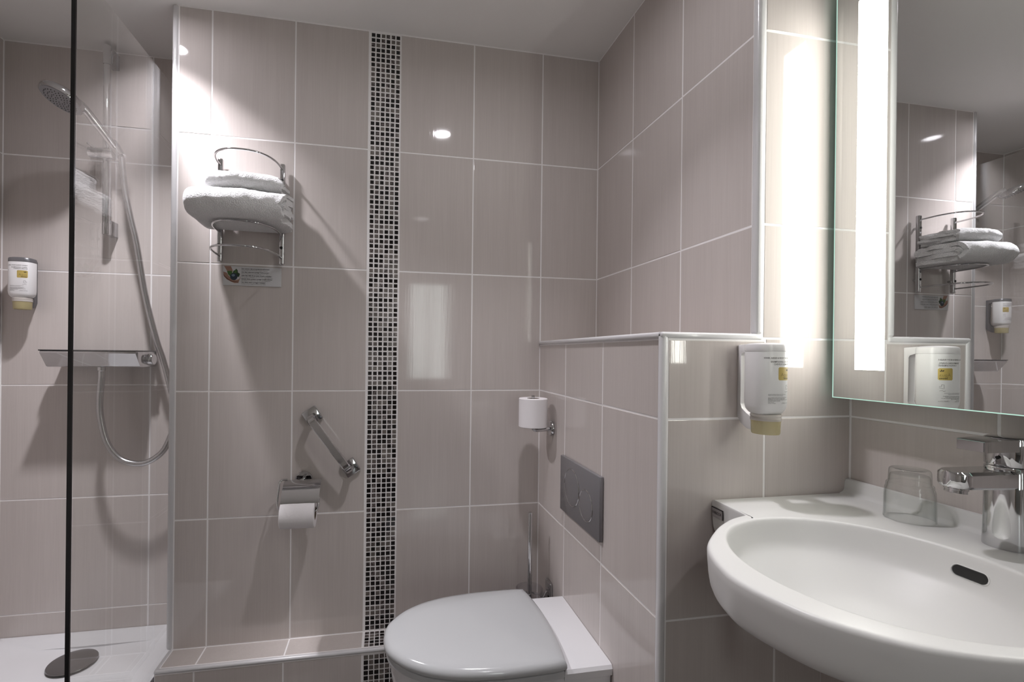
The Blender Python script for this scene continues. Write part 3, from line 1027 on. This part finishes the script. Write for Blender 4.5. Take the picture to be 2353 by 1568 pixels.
def paper_roll(name, c, ax, length, r, label):
    t = root(name, c, label, 'toilet roll', 'toilet paper rolls')
    finish('paper', lathe([(0.0205, -length / 2), (r - .0015, -length / 2), (r, -length / 2 + .0015), (r, length / 2 - .0015), (r - .0015, length / 2), (0.0205, length / 2), (0.0205, -length / 2)], c, ax, 56, False, False), 'paper', t, True)
    finish('core', lathe([(0.0203, -length / 2 + .0005), (0.0203, length / 2 - .0005), (0.0188, length / 2 - .0005), (0.0188, -length / 2 + .0005), (0.0203, -length / 2 + .0005)], c, ax, 32, False, False), 'card_core', t, True)
    return t


r1 = paper_roll('toilet_roll', (-0.0385, -0.088, 0.6480), (1, 0, 0), 0.100, 0.0425, 'white toilet roll hanging on its side under the chrome flap')
# free end of the paper, folded to a point
bm = bmesh.new()
rows = []
for k in range(9):
    a = math.radians(100 + 9 * k)
    rows.append([Vector((x, -0.088 + 0.0432 * math.cos(a), 0.6480 + 0.0432 * math.sin(a))) for x in (-0.086, 0.009)])
P_ = [(0, 0), (1, 0)]
vs0 = []
for k, r in enumerate(rows):
    f = max(0.0, (k - 1) / 7.0)
    vs0.append([bm.verts.new(r[0].lerp(r[1], 0.27 * f)), bm.verts.new(r[1].lerp(r[0], 0.73 * f * 0.97))])
for k in range(8):
    bm.faces.new((vs0[k][0], vs0[k][1], vs0[k + 1][1], vs0[k + 1][0]))
finish('folded_end', bm, 'paper', r1, True)

sp = root('spare_roll_holder', (0.761, -0.131, 0.90), 'small chrome spare roll arm on the cistern wall near the corner', 'paper holder')
finish('wall_disc', lathe([(0.0245, 0.0005), (0.0245, 0.006), (0.022, 0.009), (0.009, 0.0095)], (0.7605, -0.131, 0.9035), (-1, 0, 0), 32), 'chrome', sp, True)
finish('arm', tube(catmull([(0.752, -0.131, 0.9010), (0.730, -0.131, 0.8985), (0.708, -0.131, 0.8975), (0.697, -0.131, 0.9020), (0.695, -0.131, 0.915), (0.695, -0.131, 0.960), (0.695, -0.131, 1.0120)], 6), 0.0058, 14), 'chrome', sp, True)
paper_roll('toilet_roll', (0.695, -0.131, 0.9560), (0, 0, 1), 0.093, 0.0465, 'spare white toilet roll standing upright on the chrome arm in the corner')

# ------------------------------------------------------------------ flush plate
fp = root('flush_plate', (0.761, -0.372, 0.757), 'grey satin flush plate with two round buttons on the cistern wall', 'flush plate')
finish('plate', prism([(0.7605, -0.2375, 0.6745), (0.7605, -0.2375, 0.8395), (0.7605, -0.5045, 0.8395), (0.7605, -0.5045, 0.6745)], (-0.0115, 0, 0), 0.003), 'plate_grey', fp, True)
for y, z, r in ((-0.328, 0.7640, 0.0510), (-0.425, 0.7430, 0.0400)):
    bt = finish('button', lathe([(r, 0.0), (r, 0.0012), (r - 0.003, 0.0020), (0.01, 0.0024)], (0.7492, y, z), (-1, 0, 0), 48), 'plate_grey', fp, True)
    finish('rim', tube([(0.7485, y + (r + .0012) * math.cos(2 * PI * k / 48), z + (r + .0012) * math.sin(2 * PI * k / 48)) for k in range(48)], 0.0014, 6, True), 'chrome', bt, True)

# ------------------------------------------------------------------ toilet brush and its glass
br = root('toilet_brush', (0.692, -0.122, 0.20), 'toilet brush with a straight chrome stick handle standing behind the toilet', 'toilet brush')
finish('handle', tube([(0.692, -0.122, 0.25), (0.692, -0.122, 0.622), (0.692, -0.122, 0.6265)], [0.0072, 0.0072, 0.006], 18), 'chrome', br, True)
finish('bristles', lathe([(0.008, 0.175), (0.030, 0.180), (0.034, 0.21), (0.030, 0.245), (0.008, 0.252)], (0.692, -0.122, 0), n=24), 'white_plastic', br, True)
bh = root('toilet_brush_holder', (0.761, -0.12, 0.35), 'clear glass toilet brush cup on a dark chrome wall bracket', 'brush holder')
finish('cup', lathe([(0.036, 0.16), (0.0395, 0.165), (0.044, 0.374), (0.0445, 0.377), (0.0415, 0.377), (0.037, 0.168), (0.01, 0.166)], (0.692, -0.122, 0), n=40), 'clear', bh, True)
finish('wall_plate', box(0.7505, 0.7605, -0.153, -0.107, 0.348, 0.400, 0.003), 'chrome', bh, True)
finish('arm', tube([(0.754, -0.130, 0.366), (0.744, -0.128, 0.350), (0.7385, -0.124, 0.340)], 0.010, 14), 'chrome', bh, True)
finish('ring', tube([(0.692 + 0.0475 * math.cos(2 * PI * k / 36), -0.122 + 0.0475 * math.sin(2 * PI * k / 36), 0.340) for k in range(36)], 0.004, 8, True), 'chrome', bh, True)

# ------------------------------------------------------------------ toilet
TY = -0.394
toilet = root('toilet', (0.50, TY, 0.10), 'white wall-hung toilet with its lid closed', 'toilet')
HW = [(0.222, 0.0), (0.2265, 0.036), (0.238, 0.064), (0.267, 0.101), (0.298, 0.126), (0.329, 0.144), (0.365, 0.158), (0.400, 0.167), (0.440, 0.173), (0.484, 0.177), (0.530, 0.178), (0.584, 0.177), (0.620, 0.175)]


def d_shape(z, grow=0.0, xe=0.643, bow=0.016, wx=None, n_end=12):
    up = catmull([(x, w, 0) for x, w in HW] + [(xe, 0.171, 0)], 4)
    side = [(p.x, p.y) for p in up]
    pts = []
    cx, s = 0.45, 1.0
    for x, w in side:
        pts.append((x, TY + w))
    for k in range(1, n_end):
        v = 1 - 2 * k / n_end
        pts.append((xe + bow * (1 - v * v), TY + 0.171 * v))
    for x, w in side[::-1][:-1]:
        pts.append((x, TY - w))
    c = Vector((0.45, TY))
    out = []
    for x, y in pts:
        d = Vector((x, y)) - c
        L = d.length
        q = c + d * ((L + grow) / L)
        out.append((q.x, q.y, z))
    return out


lid_r = [d_shape(0.4075, -0.006), d_shape(0.4090, -0.001), d_shape(0.4130, 0.001), d_shape(0.4210, 0.0005), d_shape(0.4275, -0.003), d_shape(0.4320, -0.010), d_shape(0.4350, -0.024), d_shape(0.4375, -0.06), d_shape(0.4385, -0.12)]
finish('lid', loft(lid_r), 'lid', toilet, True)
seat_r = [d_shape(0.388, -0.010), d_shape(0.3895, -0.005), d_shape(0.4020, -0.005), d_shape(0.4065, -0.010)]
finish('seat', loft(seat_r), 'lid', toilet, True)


def bowl_ring(z, x0, x1, wmax, sq):
    """D-shaped section of the china between tip x0 and wall x1"""
    xm_ = x0 + (x1 - x0) * 0.55
    pts = []
    for k in range(25):                                  # rounded front
        t = PI / 2 + PI * k / 24
        c, s_ = math.cos(t), math.sin(t)
        pts.append((xm_ - (xm_ - x0) * abs(c) ** (2 / 2.15), TY + wmax * abs(s_) ** (2 / 2.15) * (1 if s_ >= 0 else -1), z))
    r = 0.006
    for k in range(1, 6):                                # straight flanks back to the wall
        pts.append((xm_ + (x1 - r - xm_) * k / 5, TY - wmax, z))
    pts += [(x1 - r * .3, TY - wmax + r * .3, z), (x1, TY - wmax + r, z), (x1, TY + wmax - r, z), (x1 - r * .3, TY + wmax - r * .3, z)]
    for k in range(5, 0, -1):
        pts.append((xm_ + (x1 - r - xm_) * k / 5, TY + wmax, z))
    return pts


finish('bowl', loft([bowl_ring(0.075, 0.44, 0.7600, 0.085, 5), bowl_ring(0.10, 0.38, 0.7600, 0.105, 5), bowl_ring(0.17, 0.320, 0.7600, 0.128, 6), bowl_ring(0.25, 0.268, 0.7600, 0.147, 7), bowl_ring(0.33, 0.242, 0.7600, 0.158, 8),
                     bowl_ring(0.375, 0.236, 0.7600, 0.163, 9), bowl_ring(0.386, 0.236, 0.7600, 0.164, 9), bowl_ring(0.3875, 0.24, 0.7595, 0.160, 9)]), 'ceramic', toilet, True)
sh = finish('hinge_shelf', loft([[(x, y, z) for x, y in pts] for pts, z in (
    ([(0.640, TY + .160), (0.7600, TY + .160), (0.7600, TY - .166), (0.640, TY - .166)], 0.380),
    ([(0.640, TY + .163), (0.7600, TY + .163), (0.7600, TY - .168), (0.640, TY - .168)], 0.396),
    ([(0.643, TY + .158), (0.7600, TY + .158), (0.7600, TY - .163), (0.643, TY - .163)], 0.4035),
    ([(0.648, TY + .150), (0.7600, TY + .150), (0.7600, TY - .155), (0.648, TY - .155)], 0.4055))]), 'ceramic', toilet, True)

# ------------------------------------------------------------------ washbasin
basin = root('washbasin', (0.95, -1.055, 0.80), 'white oval washbasin with a flat deck, fixed in the corner under the mirror', 'washbasin')
YC = -1.0575
up_ = [(0.6675, 0.0), (0.6705, 0.018), (0.6815, 0.054), (0.6990, 0.0890), (0.7225, 0.1185), (0.7670, 0.1585), (0.8000, 0.1820), (0.8320, 0.2000), (0.8700, 0.2135)]
lo_ = [(0.6675, 0.0), (0.6690, 0.022), (0.6735, 0.045), (0.6870, 0.088), (0.7075, 0.121), (0.7440, 0.157), (0.7900, 0.1815), (0.8300, 0.1960), (0.8720, 0.2080)]


def half_curve(lst, mirror_pt):
    return [(p.x, p.y) for p in catmull([(mirror_pt[0], -mirror_pt[1], 0)] + [(x, w, 0) for x, w in lst], 6)][6:]


hp = half_curve(up_, lo_[1])
hq = half_curve(lo_, up_[1])
YW = Y_FRONT - 0.0005
Y2 = 2 * YC - YW
XW_ = X_SINK - 0.0005
outline = [(x, YC + w) for x, w in hp] + [(0.8722, YW - 0.012), (0.8722, YW), (XW_, YW), (XW_, Y2), (0.8722, Y2), (0.8722, Y2 + 0.012)] + [(x, YC - w) for x, w in hq[::-1][:-1]]
BC = Vector((0.905, -1.055))


def ray_out(a):
    d = Vector((math.cos(a), math.sin(a)))
    best = None
    for i in range(len(outline)):
        p, q = Vector(outline[i]), Vector(outline[(i + 1) % len(outline)])
        e = q - p
        den = d.x * e.y - d.y * e.x
        if abs(den) < 1e-9:
            continue
        w = p - BC
        t = (w.x * e.y - w.y * e.x) / den
        s = (w.x * d.y - w.y * d.x) / den
        if t > 0 and -1e-6 <= s <= 1 + 1e-6 and (best is None or t < best):
            best = t
    return BC + d * best


angs = [2 * PI * k / 180 for k in range(180)]
for p in ((0.8722, YW), (XW_, YW), (XW_, Y2), (0.8722, Y2), (hp[-1][0], YC + hp[-1][1]), (hq[-1][0], YC - hq[-1][1])):
    angs.append(math.atan2(p[1] - BC.y, p[0] - BC.x) % (2 * PI))
angs = sorted(set(round(a, 5) for a in angs))
OUT = [ray_out(a) for a in angs]


def off_ring(d, z):
    """outline moved inwards by d, clamped so that wall sides stay on the walls"""
    r = []
    for p in OUT:
        q = BC + (p - BC) * (1 - d / (p - BC).length)
        if p.x > XW_ - 1e-4:
            q.x = p.x
        r.append((q.x, q.y, z))
    return r


def inn(s, z, dx=0.0):
    return [(0.896 + dx + 0.1795 * s * math.cos(a), -1.055 + 0.186 * s * math.sin(a), z) for a in angs]


ZD = 0.856
rings = [inn(0.10, 0.716, .015), inn(0.35, 0.720, .015), inn(0.55, 0.732, .015), inn(0.70, 0.750, .015), inn(0.79, 0.769, .015), inn(0.83, 0.782, .015), inn(0.84, 0.7866, .015),
         off_ring(0.026, 0.7870), off_ring(0.0195, 0.7878), off_ring(0.0125, 0.7905), off_ring(0.0075, 0.7955), off_ring(0.0045, 0.803), off_ring(0.0025, 0.815), off_ring(0.0006, 0.838), off_ring(0.0002, 0.8495), off_ring(0.0008, 0.8520), off_ring(0.0022, 0.8545), off_ring(0.0045, 0.8558), off_ring(0.0075, 0.8562),
         off_ring(0.014, 0.8564), inn(1.030, 0.8564), inn(1.012, 0.8561), inn(1.0, 0.8550), inn(0.992, 0.8525), inn(0.984, 0.8470), inn(0.968, 0.834), inn(0.950, 0.820), inn(0.930, 0.8105), inn(0.900, 0.8035), inn(0.85, 0.7955), inn(0.79, 0.787), inn(0.72, 0.7765), inn(0.62, 0.7635), inn(0.48, 0.751), inn(0.30, 0.743), inn(0.10, 0.740)]
finish('basin_body', loft(rings), 'mineral', basin, True)
# raised back edge running along the wall
bs = [(XW_, ZD - 0.002), (XW_, ZD + 0.027), (XW_ - 0.005, ZD + 0.030), (XW_ - 0.0105, ZD + 0.0285), (XW_ - 0.0130, ZD + 0.022), (XW_ - 0.0145, ZD + 0.008), (XW_ - 0.0185, ZD + 0.0026), (XW_ - 0.027, ZD - 0.0005)]
finish('back_edge', prism([(x, YW, z) for x, z in bs], (0, Y2 - YW, 0)), 'mineral', basin, True)
def slot(hw, r, lift):
    pts = [(hw + r * math.cos(math.radians(-90 + 15 * k)), r * math.sin(math.radians(-90 + 15 * k))) for k in range(13)] + [(-hw + r * math.cos(math.radians(90 + 15 * k)), r * math.sin(math.radians(90 + 15 * k))) for k in range(13)]
    out = []
    for y, z in pts:
        zz = 0.8285 + z
        t = (zz - 0.820) / 0.014
        sc = 0.950 + 0.018 * t
        xw = 0.896 + 0.1795 * math.sqrt(max(0, sc * sc - (y / 0.186) ** 2))
        out.append((xw - lift, -1.055 + y, zz))
    return out


rim_ = finish('overflow_rim', loft([slot(0.0150, 0.0088, -0.004), slot(0.0150, 0.0088, 0.0006), slot(0.0145, 0.0078, 0.0010)], cap1=False), 'mineral', basin, True)
ov = finish('overflow_slot_shade', loft([slot(0.0140, 0.0072, -0.004), slot(0.0140, 0.0072, 0.0010)]), 'dark', basin)  # dark face on the bowl wall stands in for shade inside the slot
ov['label'] = 'overflow slot, its inner shade put in as a dark face'
drn = finish('drain', lathe([(0.030, 0.7410), (0.030, 0.7445), (0.026, 0.7465), (0.012, 0.747)], (0.896, -1.055, 0), n=32), 'chrome', basin, True)
mk = finish('maker_plate', box(0.8700, 0.8718, -0.7875, -0.7575, 0.824, 0.843, 0.0004), 'basin_label', basin)
text_mesh('lettering', 'VARICOR', 0.0078, (0.8697, -0.7590, 0.8305), mk, 'ink', 'LEFT', 0.0001, rot=(PI / 2, 0, -PI / 2), sx=0.78)
bm = bmesh.new()
add_box(bm, 0.8695, 0.8702, -0.7880, -0.7570, 0.8415, 0.8435); add_box(bm, 0.8695, 0.8702, -0.7895, -0.7870, 0.824, 0.8435)
finish('plate_border', bm, 'ink', mk)
finish('waste_pipe', tube([(0.911, -1.055, 0.72), (0.911, -1.055, 0.62), (0.93, -1.055, 0.58), (1.13, -1.055, 0.56)], 0.018, 16), 'chrome', basin, True)

# ------------------------------------------------------------------ mixer tap
FX, FY = 1.1665, -1.038
tap = root('basin_mixer_tap', (FX, FY, 0.857), 'chrome single-lever mixer tap standing at the back of the basin', 'tap')
finish('body', lathe([(0.0272, 0.8566), (0.0275, 0.859), (0.0265, 0.88), (0.0260, 0.94), (0.0260, 0.9795), (0.0250, 0.981)], (FX, FY, 0), n=48), 'chrome', tap, True)


def spout_sec(x, hw, z0, z1):
    c = 0.004
    return [(x, FY - hw, z0 + c), (x, FY - hw, z1 - c), (x, FY - hw + c, z1), (x, FY + hw - c, z1), (x, FY + hw, z1 - c), (x, FY + hw, z0 + c), (x, FY + hw - c, z0), (x, FY - hw + c, z0)]


sec_ = [spout_sec(1.166, 0.0215, 0.949, 0.9770), spout_sec(1.12, 0.0215, 0.9505, 0.9775), spout_sec(1.070, 0.0215, 0.9525, 0.9780)]
for k in range(1, 9):
    a_ = math.radians(k * 10)
    sec_.append(spout_sec(1.070 - 0.0255 * math.sin(a_), max(0.0045, 0.0215 * math.cos(a_)), 0.9525 + 0.0025 * k / 8, 0.9780))
finish('spout', loft(sec_), 'chrome', tap, True)
finish('aerator', lathe([(0.0140, 0.0), (0.0140, -0.004), (0.0128, -0.0045), (0.0128, -0.009), (0.0105, -0.0095)], (1.066, FY, 0.9535), (0.12, 0, 1), 28), 'chrome', tap, True)
finish('head', lathe([(0.0252, 0.9825), (0.0262, 0.9850), (0.0265, 1.0200), (0.0258, 1.0245), (0.0230, 1.0262), (0.01, 1.0268)], (FX, FY, 0), n=48), 'chrome', tap, True)
finish('lever', loft([[(x, FY - hw, z0), (x, FY - hw, z1), (x, FY + hw, z1), (x, FY + hw, z0)] for x, hw, z0, z1 in ((1.166, 0.0225, 1.0065, 1.0245), (1.125, 0.0205, 1.0065, 1.0240), (1.094, 0.0185, 1.0062, 1.0225), (1.091, 0.0165, 1.0072, 1.0215))]), 'chrome', tap, True)
finish('set_screw', lathe([(0.0026, 0.0), (0.0026, 0.0012)], (FX - 0.0272, FY - 0.004, 0.9955), (-1, 0, 0), 14), 'dark', tap)

# ------------------------------------------------------------------ tumbler, upside down on the deck
tum = root('tumbler', (1.147, -0.915, 0.8568), 'clear drinking glass standing upside down on the basin deck', 'glass')
tz = 0.8570
finish('bowl', lathe([(0.0352, 0.0), (0.0362, 0.0010), (0.0358, 0.006), (0.0352, 0.040), (0.0346, 0.0500), (0.0344, 0.0530), (0.0336, 0.0560), (0.0326, 0.0572), (0.0330, 0.0590), (0.0326, 0.0630), (0.0312, 0.0648), (0.0300, 0.0652), (0.0296, 0.072), (0.0290, 0.0840), (0.0284, 0.0880), (0.0270, 0.0900), (0.0252, 0.0906), (0.0235, 0.0896), (0.012, 0.0888), (0.004, 0.0886)], (1.147, -0.915, tz), n=64, cap0=False), 'tumbler', tum, True)
finish('inner_wall', lathe([(0.0352, 0.0), (0.0342, 0.0008), (0.0336, 0.040), (0.0330, 0.0490), (0.0316, 0.0540), (0.0308, 0.0580), (0.0306, 0.0610), (0.0288, 0.0640), (0.0282, 0.0700), (0.0278, 0.0760), (0.0262, 0.0795), (0.0220, 0.0808), (0.008, 0.0800)], (1.147, -0.915, tz), n=64, cap0=False), 'tumbler', tum, True)

# ------------------------------------------------------------------ lit mirror
XM = 1.146
mir = root('wall_mirror', (XM, -1.055, 1.50), 'large rectangular mirror with lit vertical strips, above the basin', 'mirror')
MY0, MY1, MZ0, MZ1 = -1.345, -0.768, 1.0635, 1.95
finish('mirror_glass', box(XM, XM + 0.005, MY0, MY1, MZ0, MZ1), 'mirror', mir)
bm = bmesh.new()
add_box(bm, XM - 0.0004, XM + 0.0056, MY1, MY1 + 0.0016, MZ0, MZ1)
add_box(bm, XM - 0.0004, XM + 0.0056, MY0 - 0.0016, MY0, MZ0, MZ1)
add_box(bm, XM - 0.0004, XM + 0.0056, MY0 - 0.0016, MY1 + 0.0016, MZ0 - 0.0016, MZ0)
add_box(bm, XM - 0.0004, XM + 0.0056, MY0 - 0.0016, MY1 + 0.0016, MZ1, MZ1 + 0.0016)
finish('polished_edge', bm, 'edge_glow', mir)
for ya, yb_ in ((-0.8695, -0.8136), (-1.2990, -1.2435)):
    finish('light_strip', box(XM - 0.0006, XM + 0.001, ya, yb_, 1.122, 1.862), 'strip', mir)
finish('light_box', box(XM + 0.006, X_SINK - 0.0005, MY0 + 0.03, MY1 - 0.03, MZ0 + 0.05, MZ1 - 0.02), 'grey_metal', mir)

# ------------------------------------------------------------------ recessed ceiling lamps
for i, (x, y, pw, beam, glow) in enumerate(LAMPS):
    d = root('downlight', (x, y, ZC), ['recessed round ceiling lamp in front of the toilet', 'recessed round ceiling lamp above the shower screen', 'recessed round ceiling lamp near the doorway'][i], 'ceiling lamp', 'recessed ceiling lamps')
    finish('ring', lathe([(0.032, -0.0005), (0.032, -0.006), (0.036, -0.008), (0.043, -0.005), (0.044, -0.0004)], (x, y, ZC), n=40, cap0=False, cap1=False), 'satin_chrome', d, True)
    finish('lens', lathe([(0.0325, -0.0012), (0.0325, -0.0020)], (x, y, ZC), n=40), 'lamp%d' % i, d)
    area_disk('downlight_beam', (x, y, ZC - 0.0085), pw, 0.065, math.radians(beam), (1.0, 0.965, 1.02))
